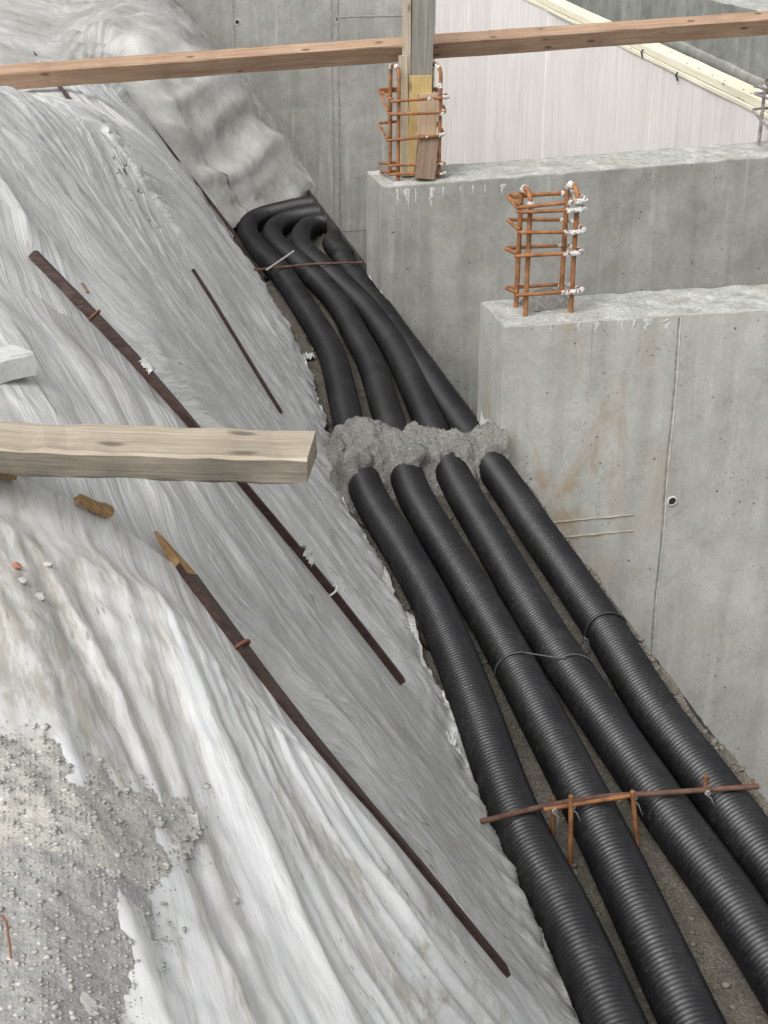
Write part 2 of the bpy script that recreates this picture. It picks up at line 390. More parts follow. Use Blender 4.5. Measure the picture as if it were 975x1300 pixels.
def frame(p, q, up=(0, 0, 1)):
    p = Vector(p); q = Vector(q); x = (q - p).normalized(); up = Vector(up); y = up.cross(x).normalized(); z = x.cross(y)
    c = (p + q) / 2
    return Matrix(((x.x, y.x, z.x, c.x), (x.y, y.y, z.y, c.y), (x.z, y.z, z.z, c.z), (0, 0, 0, 1))), (q - p).length
def board(name, p, q, wy, wz, mat, parent=None, up=(0, 0, 1), bev=.003, jit=.0008, rs=1, nx=None, warp=0, side=None):
    mw, L = frame(p, q, up); nx = nx or max(1, int(L / .15))
    V, F = rbox(L, wy, wz, bev, jit, nx, rs, warp)
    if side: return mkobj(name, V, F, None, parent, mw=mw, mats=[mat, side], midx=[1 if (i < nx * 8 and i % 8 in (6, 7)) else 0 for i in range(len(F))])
    return mkobj(name, V, F, mat, parent, mw=mw)
def stone(r, seed, flat=.75, lo=.62, hi=1.25):
    rg = np.random.default_rng(seed)
    t = (1 + 5 ** .5) / 2
    V = np.array([(-1, t, 0), (1, t, 0), (-1, -t, 0), (1, -t, 0), (0, -1, t), (0, 1, t), (0, -1, -t), (0, 1, -t), (t, 0, -1), (t, 0, 1), (-t, 0, -1), (-t, 0, 1)]) / 1.9
    V = V * rg.uniform(lo, hi, (12, 1)) * r; V[:, 2] *= flat; V[:, 0] *= rg.uniform(.8, 1.4)
    a = rg.uniform(0, 6.28); c, s = math.cos(a), math.sin(a); V = V @ np.array([[c, s, 0], [-s, c, 0], [0, 0, 1]])
    return V
SF = [(0, 11, 5), (0, 5, 1), (0, 1, 7), (0, 7, 10), (0, 10, 11), (1, 5, 9), (5, 11, 4), (11, 10, 2), (10, 7, 6), (7, 1, 8), (3, 9, 4), (3, 4, 2), (3, 2, 6), (3, 6, 8), (3, 8, 9), (4, 9, 5), (2, 4, 11), (6, 2, 10), (8, 6, 7), (9, 8, 1)]

# ------------------------------------------------------------------ terrain: berm, slope, trench floor
TY = [-30, 0, 2.5, 4.0, 5.0, 5.7, 6.5, 7.3, 8.7, 9.5, 10.0, 10.35, 10.64, 10.84, 10.98, 11.12, 11.3, 40]
TX = [-.81, -.81, -.80, -.77, -.77, -.80, -.71, -.66, -.67, -.72, -.75, -.71, -.58, -.38, -.17, -.03, -.005, -.005]
BY = [-30, 0, 2.3, 3.0, 4.0, 5.8, 7.2, 8.6, 12, 16, 40]
BZ = [1.28, 1.28, 1.28, 1.32, 1.48, 1.44, 1.25, 1.06, 1.02, 1.0, 1.0]
def toe(Y): return np.interp(Y, TY, TX)
def G(X, Y):
    X = np.asarray(X, float); Y = np.asarray(Y, float)
    t = toe(Y); fl = -.13 - .035 * sstep(9, 10, Y) + .018 * pn(X * 5, Y * 5, 2) + .01 * pn(X * 14, Y * 14, 5)
    fl = fl + (.085 + .035 * pn(X * 3 + 4, Y * 4, 9)) * sstep(-.07, -.012, X) * sstep(6.3, 5.6, Y)
    berm = np.interp(Y, BY, BZ) + .03 * pn(X * 1.5, Y * 1.5, 3) + np.interp(Y, [2, 3.2, 4.2, 6, 7.6, 8.6], [.12, .12, .28, .28, .08, .0]) * np.clip(-1.55 - X, -.6, 2)
    sl = -.13 + 1.6 * (t - X) + .022 * pn(X * 3, Y * 3, 7) - .05 * np.clip(t - X, 0, .2)
    k = .60; hh = np.clip(.5 + .5 * (berm - sl) / k, 0, 1)
    up = berm * (1 - hh) + sl * hh - k * hh * (1 - hh)
    k2 = .03; h2 = np.clip(.5 + .5 * (up - fl) / k2, 0, 1)
    return fl * (1 - h2) + up * h2 + k2 * h2 * (1 - h2)
def march(x, y, off=0.0):
    r = ray(x, y); t = np.arange(.6, 26, .01); p = CP[None] + r[None] * t[:, None]
    d = p[:, 2] - (G(p[:, 0], p[:, 1]) + off); i = np.argmax(d < 0)
    if d[i] >= 0: i = len(t) - 1
    a, b_ = d[i - 1], d[i]; f = a / (a - b_ + 1e-9)
    return p[i - 1] + (p[i] - p[i - 1]) * f

def patch(x0, x1, y0, y1, sx, sy):
    xs = np.arange(x0, x1 + sx / 2, sx); ys = np.arange(y0, y1 + sy / 2, sy); X, Y = np.meshgrid(xs, ys, indexing='ij')
    return X, Y
xs = np.r_[np.linspace(-40, -4, 19), np.arange(-3.8, -1.0, .06), np.arange(-1.0, -.0001, .02), 0.0]
ys = np.r_[np.linspace(-30, -1, 16), np.arange(-.8, 1.8, .1), np.arange(1.8, 11.4, .025), np.arange(11.4, 17.41, .08)]
X, Y = np.meshgrid(xs, ys, indexing='ij'); Z = G(X, Y) - .03 * sstep(.02, .16, toe(Y) - X)
tag(mkobj('ground', np.stack([X, Y, Z], -1).reshape(-1, 3), grid_faces(len(xs), len(ys)), M['soil'], smooth=True), kind='structure')
xs = np.linspace(.02, 14, 30); ys = np.linspace(-14, 17, 40); X, Y = np.meshgrid(xs, ys, indexing='ij')
tag(mkobj('basement_floor', np.stack([X, Y, -2.62 + .02 * pn(X, Y)], -1).reshape(-1, 3), grid_faces(30, 40), M['conc2'], smooth=True), kind='structure')

# ------------------------------------------------------------------ concrete walls
def wallbox(name, x0, x1, y0, y1, z0, ztop, mat, label, top_rough=.006, cell=.035, slope=0):
    """box with a finely cut rough top and slightly chipped arrises"""
    nx = int((x1 - x0) / cell); ny = max(4, int((y1 - y0) / cell))
    xs = np.linspace(x0, x1, nx + 1); ys = np.linspace(y0, y1, ny + 1); X, Y = np.meshgrid(xs, ys, indexing='ij')
    e = np.minimum(Y - y0, y1 - Y); zt = ztop + slope * (X - x0)
    Z = zt + top_rough * (fbm(X * 9, Y * 9, 4, 3) + 1.1 * np.clip(fbm(X * 4, Y * 4, 3, 8), 0, 1) * sstep(0, .08, e)) - .004 * (e < 1e-6)
    Z += .010 * sstep(.02, .14, e) * fbm(X * 24, Y * 24, 2, 5) * np.clip(fbm(X * 2.5, Y * 2.5, 2, 4) + .5, 0, 1)
    V = [np.stack([X, Y, Z], -1).reshape(-1, 3)]; F = [tuple(f) for f in grid_faces(nx + 1, ny + 1)]; mi = [1] * len(F)
    idx = np.arange((nx + 1) * (ny + 1)).reshape(nx + 1, ny + 1)
    ring = list(idx[:, 0]) + list(idx[-1, 1:]) + list(idx[::-1, -1][1:]) + list(idx[0, ::-1][1:-1])
    n = len(ring); o = len(V[0]); rv = V[0][ring]
    lv = [ztop * 0]
    b1 = rv.copy(); off = .003
    cx, cy = (x0 + x1) / 2, (y0 + y1) / 2
    b1[:, 0] += np.where(rv[:, 0] <= x0 + 1e-6, -off, np.where(rv[:, 0] >= x1 - 1e-6, off, 0))
    b1[:, 1] += np.where(rv[:, 1] <= y0 + 1e-6, -off, np.where(rv[:, 1] >= y1 - 1e-6, off, 0))
    b1[:, 2] -= .006 + .004 * np.abs(pn(rv[:, 0] * 12, rv[:, 1] * 12, 1))
    b2 = b1.copy(); b2[:, 2] = z0
    V += [b1, b2]
    for i in range(n):
        j = (i + 1) % n
        F.append((ring[i], ring[j], o + j, o + i)); mi.append(0)
        F.append((o + i, o + j, o + n + j, o + n + i)); mi.append(0)
    r = mkobj(name, np.concatenate(V), F, None, mats=[mat, M['top']], midx=mi)
    return r
Z0 = -2.6
WY = 17.4
w1 = empty('concrete_wall', (1.8, 6.0, Z0))
tag(w1, 'near pale grey foundation wall with a vertical joint and a small tie hole', 'wall')
b = wallbox('wall_body', -.026, 4.4, 5.823, 6.185, Z0, .560, M['conc1'], '', top_rough=.01, cell=.022); b.parent = w1; b.matrix_parent_inverse = w1.matrix_world.inverted()
w2 = empty('concrete_wall', (1.8, 8.5, Z0))
tag(w2, 'middle dark grey foundation wall carrying the timber post on its end', 'wall')
b = wallbox('wall_body', -.026, 4.4, 8.294, 8.725, Z0, .618, M['conc2'], '', top_rough=.01, cell=.022, slope=.03); b.parent = w2; b.matrix_parent_inverse = w2.matrix_world.inverted()
w0 = empty('concrete_wall', (1.0, 17.1, Z0))
tag(w0, 'tall far concrete wall rising above the sheeted slope at the back', 'wall')
b = wallbox('wall_body', -8, 6.0, WY, WY + .35, Z0, 1.75, M['conc0'], '', cell=.12); b.parent = w0; b.matrix_parent_inverse = w0.matrix_world.inverted()
zt = hit(928, 6, 0, 3.5)[2]
w3 = empty('concrete_wall', (3.7, 12, Z0))
tag(w3, 'stained concrete side wall behind the white formwork panels', 'wall')
b = wallbox('wall_body', 3.5, 3.95, 8.9, WY - .02, Z0, zt, M['conc3'], '', cell=.07); b.parent = w3; b.matrix_parent_inverse = w3.matrix_world.inverted()
def seam(parent, x, y, z0, z1, wd, mat, dep=.004, dx=0, rs=0, lean=0):
    """raised ragged grout fin along a form joint"""
    rg = np.random.default_rng(rs); n = int((z1 - z0) / .02); zs = np.linspace(z0, z1, n); V = []
    for i, z in enumerate(zs):
        a = wd * (.5 + .35 * rg.random()); c = wd * (.5 + .35 * rg.random()); d = dep * (.5 + rg.random()); xx = x + .003 * math.sin(z * 9) + lean * (z - z1)
        V += [(xx - a, y + .002, z), (xx - a * .3, y - d, z), (xx + c * .3, y - d * .8, z), (xx + c, y + .002, z)]
    return mkobj('form_seam', V, grid_faces(n, 4)[:, ::-1], mat, parent)
M['seam_l'] = simple('seam_light', (.46, .455, .43), .85, .2, .25, 30, .4); M['seam_d'] = simple('seam_dark', (.25, .25, .225), .85, .2, .3, 30, .4)
seam(w1, .772, 5.820, -1.5, .545, .007, M['seam_l'], rs=1); seam(w1, .760, 5.820, -1.5, .545, .010, M['seam_d'], .003, rs=2)
seam(w1, .37, 5.820, .25, .545, .002, M['seam_d'], .001, rs=12)
for xx in (hit(297, 30, 1, WY)[0], hit(421, 30, 1, WY)[0], 2.4): seam(w0, xx, WY - .003, Z0, 1.7, .014, M['seam_d'], .007, rs=3)
seam(w0, hit(429, 30, 1, WY)[0], WY - .003, Z0, 1.7, .02, M['seam_d'], .01, rs=4); seam(w0, -.9, WY - .003, 0, 1.7, .014, M['seam_d'], .006, rs=5)
def hseam(parent, x0, x1, y, z, wd, mat, rs=0):
    rg = np.random.default_rng(rs); n = int((x1 - x0) / .03); V = []
    for xx in np.linspace(x0, x1, n):
        a, c, d = wd * (.5 + .6 * rg.random()), wd * (.5 + .6 * rg.random()), .006 * (.5 + rg.random())
        V += [(xx, y + .002, z + a), (xx, y - d, z + a * .3), (xx, y - d, z - c * .3), (xx, y + .002, z - c)]
    return mkobj('form_seam', V, grid_faces(n, 4), mat, parent)
hseam(w0, 1.36, 2.4, WY - .003, hit(460, 21, 1, WY)[2], .016, M['seam_d'], 6); hseam(w0, 1.36, 2.4, WY - .003, hit(455, 292, 1, WY)[2], .014, M['seam_d'], 7)
M['seam_o'] = simple('seam_ochre', (.37, .33, .26), .85, .2, .25, 20, .3)
hseam(w1, .10, .62, 5.820, -.38, .006, M['seam_o'], 8); hseam(w1, .2, .62, 5.820, -.46, .005, M['seam_o'], 9)
def tiehole(parent, x, y, z, r, ring=True):
    V, F = [], []; n = 20; radii = [(r * 1.55, 0.0025), (r * 1.5, -.004), (r * 1.05, -.005), (r * .95, .003)] if ring else [(r * 1.2, .002), (r, -.002), (r * .8, .002)]
    for rr, d in radii:
        for i in range(n): a = i / n * 6.2832; V.append((x + rr * math.cos(a), y + d, z + rr * math.sin(a)))
    for q in range(len(radii) - 1):
        for i in range(n): j = (i + 1) % n; F.append((q * n + i, q * n + j, q * n + n + j, q * n + n + i))
    h = mkobj('tie_hole', V, F, M['seam_l'] if ring else M['conc1'], parent, smooth=True)
    if not ring: return
    V2 = [(x + r * 1.0 * math.cos(i / n * 6.2832), y - .001, z + r * 1.0 * math.sin(i / n * 6.2832)) for i in range(n)]
    mkobj('hole_core', V2, [tuple(range(n))], M['hole'], h)
tiehole(w1, .801, 5.8195, -.33, .017); tiehole(w1, .712, 5.8195, .058, .017, False)
for (px, py) in ((301, 28), (428, 25)):
    p = hit(px, py, 1, WY); tiehole(w0, p[0], WY - .0035, p[2], .022)
# mortar drips on wall ends and faces
def drips(parent, spots, y, name='mortar_drip'):
    for i, (x, z, wd, ln) in enumerate(spots):
        rg = np.random.default_rng(i + 31); n = 9; V = []
        for q in range(n):
            t = q / (n - 1); a = wd * (1 - .7 * t) * (.6 + .7 * rg.random()); xx = x + rg.normal() * wd * .2
            V += [(xx - a / 2, y + .001, z - ln * t), (xx, y - .004 * (1 - t) - .001, z - ln * t), (xx + a / 2, y + .001, z - ln * t)]
        mkobj(name, V, grid_faces(n, 3)[:, ::-1], M['splash'], parent, smooth=True)
drips(w2, [(hit(px, 240, 1, 8.294)[0], .60, wd, ln) for px, wd, ln in ((505, .018, .10), (516, .03, .07), (519, .012, .12), (528, .012, .08), (548, .035, .11), (563, .015, .06), (585, .01, .05), (600, .012, .05), (616, .012, .06), (638, .03, .06))], 8.2905)
drips(w1, [(hit(px, 415, 1, 5.823)[0], .548, wd, ln) for px, wd, ln in ((700, .02, .03), (735, .018, .04), (757, .02, .05), (790, .015, .04), (805, .02, .05), (822, .05, .05), (846, .04, .05))], 5.8195)
def skirt(parent, y0, y1, z, h, seed):
    """white render lump at the foot of a wall end"""
    n, mm = 22, 8; V = []
    for i in range(n):
        for j in range(mm):
            t = j / (mm - 1); y = y0 + (y1 - y0) * i / (n - 1)
            d = .03 * (1 - t) ** 1.3 * (.6 + .5 * float(pn(y * 14, t * 3, seed))) + .012 * float(pn(y * 30, t * 9, seed + 1)) * (1 - t)
            V.append((-.029 - max(d, -.002), y, z + h * t * (.75 + .5 * float(pn(y * 9, 3.3, seed)))))
    mkobj('render_lump', V, grid_faces(n, mm)[:, ::-1], M['splash'], parent, smooth=True)
skirt(w1, 5.82, 6.12, -.04, .14, 3); skirt(w2, 8.29, 8.72, -.06, .07, 6)

# drainage membrane holding the soil along the wall ends
for (y0, y1, lab) in ((-2.0, 5.815, 'black membrane edge along the trench in front of the near wall'), (6.195, 8.285, 'black membrane edge between the two foundation walls'), (8.735, WY - .01, 'black membrane edge running from the middle wall to the far wall')):
    n = int((y1 - y0) / .03); V = []
    for i in range(n + 1):
        y = y0 + (y1 - y0) * i / n; zt_ = (-.06 if y < 5.9 else (-.045 if y < 8.5 else -.004)) + .002 * math.sin(i * 2.1) + .003 * float(pn(y * 6, 1.5, 4))
        for (x, z) in ((.002, Z0), (.002, zt_), (.008, zt_), (.008, Z0)): V.append((x + .002 * (i % 2), y, z))
    tag(mkobj('drainage_membrane', V, grid_faces(n + 1, 4)[:, ::-1], M['black']), lab, 'membrane', 'membrane strips along the trench')

# ------------------------------------------------------------------ white formwork panels
FX = 2.53
fw = empty('formwork_wall', (FX, 12.5, Z0)); tag(fw, 'white washed formwork of tall panels with a pale yellow timber on top', 'formwork')
ed = [8.76, 9.25, 9.95, 10.7, 11.55, 12.3, 13.25, 14.2, 15.15, 15.95, 16.7, 17.36]
_a, _b = hit(678, 0, 0, FX), hit(968, 140, 0, FX); ztw = lambda y: _a[2] + (_b[2] - _a[2]) * (y - _a[1]) / (_b[1] - _a[1])
for i in range(len(ed) - 1):
    a, c = ed[i] + .0015, ed[i + 1] - .0015; dx = RNG.uniform(-.006, .006); V = []
    nz, ny = 14, 5
    for side in (0, 1):
        for j in range(ny):
            for q in range(nz):
                y = a + (c - a) * j / (ny - 1); z = Z0 + (ztw(y) - Z0) * q / (nz - 1)
                cup = .005 * math.sin(j / (ny - 1) * math.pi) + .004 * float(pn(y * 1.2, z * 1.2, i))
                V.append((FX + dx + side * .025 + (cup if side == 0 else 0), y, z))
    g = grid_faces(ny, nz); F = [tuple(f[::-1]) for f in g] + [tuple(f + ny * nz) for f in g]
    for q in range(nz - 1):
        F.append((q, q + 1, ny * nz + q + 1, ny * nz + q)); e_ = (ny - 1) * nz; F.append((e_ + q + 1, e_ + q, ny * nz + e_ + q, ny * nz + e_ + q + 1))
    mkobj('panel', V, F, M['white'], fw)
p = (FX + .07, 8.75, ztw(8.75) + .03); q = (FX + .07, 17.36, ztw(17.36) + .03)
cap = board('top_timber', p, q, .15, .055, M['cap'], fw, nx=40, rs=4)
board('edge_strip', (FX - .007, 8.75, ztw(8.75) - .018), (FX - .007, 17.36, ztw(17.36) - .018), .012, .03, M['cap'], fw, nx=30, rs=6)
for (px, py) in ((816, 68), (860, 97)):
    pp = hit(px, py, 0, FX - .013); V, F = sweep([(FX - .013, pp[1], pp[2] + .03), (FX - .025, pp[1], pp[2] + .01), (FX - .013, pp[1] - .01, pp[2] - .03)], .007, 6); mkobj('nail', V, F, M['hole'], fw)
for (px, py) in ((887, 90), (899, 97), (909, 103), (934, 116), (926, 112), (952, 126), (869, 85)):
    pp = hit(px, py, 2, ztw(9.5) + .06); zz = ztw(pp[1]) + .058
    V, F = sweep([(min(max(pp[0], FX + .02), FX + .13), pp[1], zz - .004), (min(max(pp[0], FX + .02), FX + .13), pp[1], zz + .003)], .006, 6); mkobj('nail', V, F, M['hole'], fw)

# ledge line on the stained wall
pa, pb = hit(905, 72, 0, 3.5), hit(962, 98, 0, 3.5)
V = []; n = 60
for i in range(n):
    t = i / (n - 1) * 3.2 - 1.7; y = pa[1] + (pb[1] - pa[1]) * t; z = pa[2] + (pb[2] - pa[2]) * t + .01 * float(pn(y * 5, 2, 2))
    V += [(3.502, y, z + .012), (3.488, y, z + .004), (3.480, y, z - .006), (3.480, y, z - .10), (3.502, y, z - .11)]
mkobj('joint_ledge', V, grid_faces(n, 5)[:, ::-1], M['conc2'], w3)

# ------------------------------------------------------------------ corrugated pipes
PX = {1: [(820, 1395), (780, 1300), (716, 1159), (653, 1036), (600, 890), (564, 800), (540, 750), (510, 698), (468, 629), (451, 575), (440, 528), (425, 462), (411, 430), (388, 393), (369, 364), (350, 339), (330, 319), (316, 300), (316, 286), (330, 276), (352, 270), (380, 263), (412, 256)],
      2: [(925, 1395), (878, 1300), (812, 1159), (753, 1036), (683, 902), (629, 800), (567, 698), (526, 629), (507, 575), (492, 528), (471, 462), (454, 430), (434, 393), (411, 364), (385, 339), (360, 319), (346, 302), (350, 289), (366, 280), (390, 274), (421, 266)],
      3: [(1045, 1330), (938, 1159), (850, 1036), (758, 902), (690, 800), (630, 698), (589, 629), (562, 575), (541, 528), (512, 462), (494, 430), (466, 393), (437, 364), (409, 339), (387, 319), (381, 304), (389, 290), (404, 282), (430, 274)],
      4: [(1130, 1330), (1020, 1159), (932, 1036), (831, 902), (768, 800), (698, 698), (668, 655), (642, 611), (618, 572), (590, 528), (543, 462), (520, 430), (493, 393), (471, 364), (450, 340), (432, 321), (422, 308), (427, 298), (447, 288)]}
PR = .0735; PITCHC = .016
plab = {1: 'leftmost black corrugated pipe beside the foot of the plastic sheet', 2: 'second black corrugated pipe from the plastic sheet', 3: 'third black corrugated pipe from the plastic sheet', 4: 'rightmost black corrugated pipe hugging the foundation wall ends'}
AX = {}
for k_, pts in PX.items():
    n = len(pts); P = []
    for i, (x, y) in enumerate(pts):
        zc = -.052
        p = hit(x, y, 2, zc)
        dz = -.034 * sstep(9.2, 10.1, p[1]) - (.012 if k_ == 4 and 6 < p[1] < 9.3 else 0)
        p = hit(x, y, 2, zc + dz); P.append(p)
    C_ = catmull(np.array(P), 14); C_ = resample(C_, .02)
    for _ in range(12):                               # ease out tracing wobble
        C_[1:-1] = .25 * C_[:-2] + .5 * C_[1:-1] + .25 * C_[2:]
    C_[:, 0] = np.where((C_[:, 1] < 9.3) & (C_[:, 0] > -.082), -.082 + (C_[:, 0] + .082) * .1, C_[:, 0])
    cut = np.where((C_[:, 0] > -.10) & (C_[:, 1] > (9.83 if k_ == 4 else 9.9)))[0]
    if len(cut):                                      # the ducts turn and end in the membrane plane
        C_ = C_[:cut[0] + 1]; e_ = C_[-1]
        C_ = np.vstack([C_[:-3], [e_ + np.array([t, .35 * t, 0]) for t in np.arange(.01, .26, .02)]])
        for _ in range(4): C_[1:-1] = .25 * C_[:-2] + .5 * C_[1:-1] + .25 * C_[2:]
    AX[k_] = C_
    D = resample(C_, PITCHC / 4); rr = np.tile([PR, PR - .002, PR - .011, PR - .0085], len(D) // 4 + 1)[:len(D)]
    seg = 28
    V, F = sweep(D, rr, seg, caps=False)
    V[:, 0] = np.where(V[:, 1] > 9.0, np.minimum(V[:, 0], .004), V[:, 0])
    o = mkobj('corrugated_pipe', V, np.array(F), M['pipe'])
    tag(o, plab[k_], 'pipe', 'corrugated cable ducts in the trench')
def axis_at(k_, y):
    i = np.argmin(np.abs(AX[k_][:, 1] - y)); return AX[k_][i]

# ------------------------------------------------------------------ mortar heap over the pipes
xs = np.arange(-.93, -.012, .0075); ys = np.arange(5.50, 6.32, .0075); X, Y = np.meshgrid(xs, ys, indexing='ij')
lump = .10 * fbm(X * 5, Y * 5, 3, 21)
f0 = 5.655 + .05 * fbm(X * 7, X * 0 + 1, 3, 5) - .10 * sstep(-.62, -.80, X); bk = 6.08 + .03 * fbm(X * 6, X * 0 + 4, 3, 6) + .06 * sstep(-.45, -.7, X)
prof = sstep(0, .15, Y - f0 + .03 + .03 * fbm(X * 16, Y * 16, 2, 9)) * sstep(0, .15, bk + .04 - Y)
side = sstep(-.88, -.62, X + .05 * fbm(Y * 6, X * 6, 2, 3))
Hh = (.185 + .45 * lump * .5 + .05 * sstep(-.35, -.62, X) + .02 * sstep(-.3, -.1, X)) * prof * side
Z = -.150 + Hh
# front lip sags a little lower between the pipes
V = np.stack([X, Y, Z], -1).reshape(-1, 3)
Nn = np.cross(np.gradient(V.reshape(len(xs), len(ys), 3), axis=0), np.gradient(V.reshape(len(xs), len(ys), 3), axis=1)).reshape(-1, 3); Nn /= np.linalg.norm(Nn, axis=1)[:, None] + 1e-9
dsp = np.array([.055 * mnoise.fractal(Vector(p) * 7.5, .9, 2.1, 3) + .016 * (.35 - abs(mnoise.noise(Vector(p) * 30))) + .012 * mnoise.fractal(Vector(p) * 52, 1.0, 2.0, 3) for p in V.tolist()])
V = V + Nn * (dsp * np.clip(prof * side, 0, 1).reshape(-1) ** .5)[:, None]
keep = (Hh.reshape(-1) > .004); F = grid_faces(len(xs), len(ys)); F = F[keep[F].any(1)]
tag(mkobj('mortar_heap', V, F, M['mortar'], smooth=True), 'rough heap of wet grey mortar dumped across the four pipes', 'mortar')

# soil lumps and pebbles in the trench
parts = []; rg = np.random.default_rng(5); o = 0
Vs, Fs = [], []
for i in range(2600):
    y = 2.0 + 8.6 * rg.random() ** 1.3; x = toe(y) + .0 + (0 - toe(y)) * rg.random()
    if i % 3 == 0: x = -.028 * rg.random() - .008
    if any(abs(axis_at(k_, y)[0] - x) < PR * .75 for k_ in (1, 2, 3, 4)) and i % 3: continue
    r = .0035 + .011 * rg.random() ** 3.5; V = stone(r, i) + np.array([x, y, float(G(x, y)) + r * .3]); Vs.append(V); Fs += [(a + o, b_ + o, c + o) for a, b_, c in SF]; o += 12
tag(mkobj('trench_pebbles', np.concatenate(Vs), np.array(Fs), M['stone_d']), 'small soil lumps and pebbles scattered on the trench bed', 'pebbles', kind='stuff')

# ------------------------------------------------------------------ laths (traced down the slope, lying on it)
BL = {1: [(197, 675), (300, 818), (400, 950), (520, 1088), (640, 1235)],
      2: [(42, 322), (118, 400), (180, 462), (250, 548), (330, 640), (420, 748), (510, 865)],
      3: [(42, 65), (78, 113), (120, 165), (190, 262), (270, 380), (305, 442), (357, 525)],
      4: [(85, 20), (150, 105), (195, 163), (245, 228), (295, 292), (337, 352)]}
def dense(pts, n=40):
    pts = np.array(pts, float); d = np.r_[0, np.cumsum(np.hypot(*np.diff(pts, axis=0).T))]; s = np.linspace(0, d[-1], n)
    return np.stack([np.interp(s, d, pts[:, 0]), np.interp(s, d, pts[:, 1])], 1)
LP = {}
for k_, pts in BL.items():
    P = np.array([march(x, y, .036) for x, y in dense(pts)])
    for _ in range(25): P[1:-1] = .25 * P[:-2] + .5 * P[1:-1] + .25 * P[2:]
    LP[k_] = P
def ybound(k_):
    P = LP[k_]; P = P[P[:, 0] > -1.62]; i = np.argsort(P[:, 0]); X_, Y_ = P[i, 0], P[i, 1].copy()
    for _ in range(20): Y_[1:-1] = .25 * Y_[:-2] + .5 * Y_[1:-1] + .25 * Y_[2:]
    return X_, Y_

# ------------------------------------------------------------------ plastic sheets
def crease_coord(X, Y, Ym):
    """across-crease coordinate: creases run down the face and swing along the bank on the flatter top"""
    up = np.clip(-1.30 - X, 0, 9); wgt = 1 - sstep(.0, .5, up); y = Y - Ym
    return wgt * y + (1 - wgt) * (y * .32 - up) 
def wr(a, X, Y, b, seed, amp, fold=0, fine=1.0):
    """wrinkles: long sharp creases along the crease direction, softer folds on the flat"""
    s = sstep(-1.85, -1.35, X)
    wx = .30 * pn(a * 1.6, b * .9, seed + 1) + .10 * pn(a * 5, b * 2.4, seed + 2)
    cre = .022 * ridged((a + wx * .5) * 4.2, b * .6, 3, seed + 3) + fine * .008 * ridged((a + wx * .3) * 15, b * 1.8, 2, seed + 5)
    cre = cre + .014 * np.clip(ridged((a + wx * .8) * 2.2 + b * .4, b * .35, 2, seed + 15) - .9, 0, 1)
    flat = .034 * ridged((a + wx * .8) * 3.0, b * .9, 3, seed + 7) + .006 * fbm(X * 12, Y * 12, 2, seed + 8)
    if fold: cre = cre + fold * (ridged((Y - b * 1.25 + wx * .35) * 1.9, b * .22, 3, seed + 11) + .25 * np.sin((Y - b * 1.3 + wx * .8) * 12))
    return amp * (cre * s + flat * (1 - s))
def Xlow(Y, seed, ext): 
    return toe(Y) + ext + .075 * fbm(Y * 2.6, Y * 0 + seed, 2, seed) + .022 * pn(Y * 15, Y * 0 + seed, seed + 3) 
def lathdist(X, Y):
    d = np.full(np.shape(X), 9.0)
    for k_, P in LP.items():
        for p in (P[24:] if k_ == 3 else P)[::2]: d = np.minimum(d, np.hypot((X - p[0]) * .6, Y - p[1]))
    return d
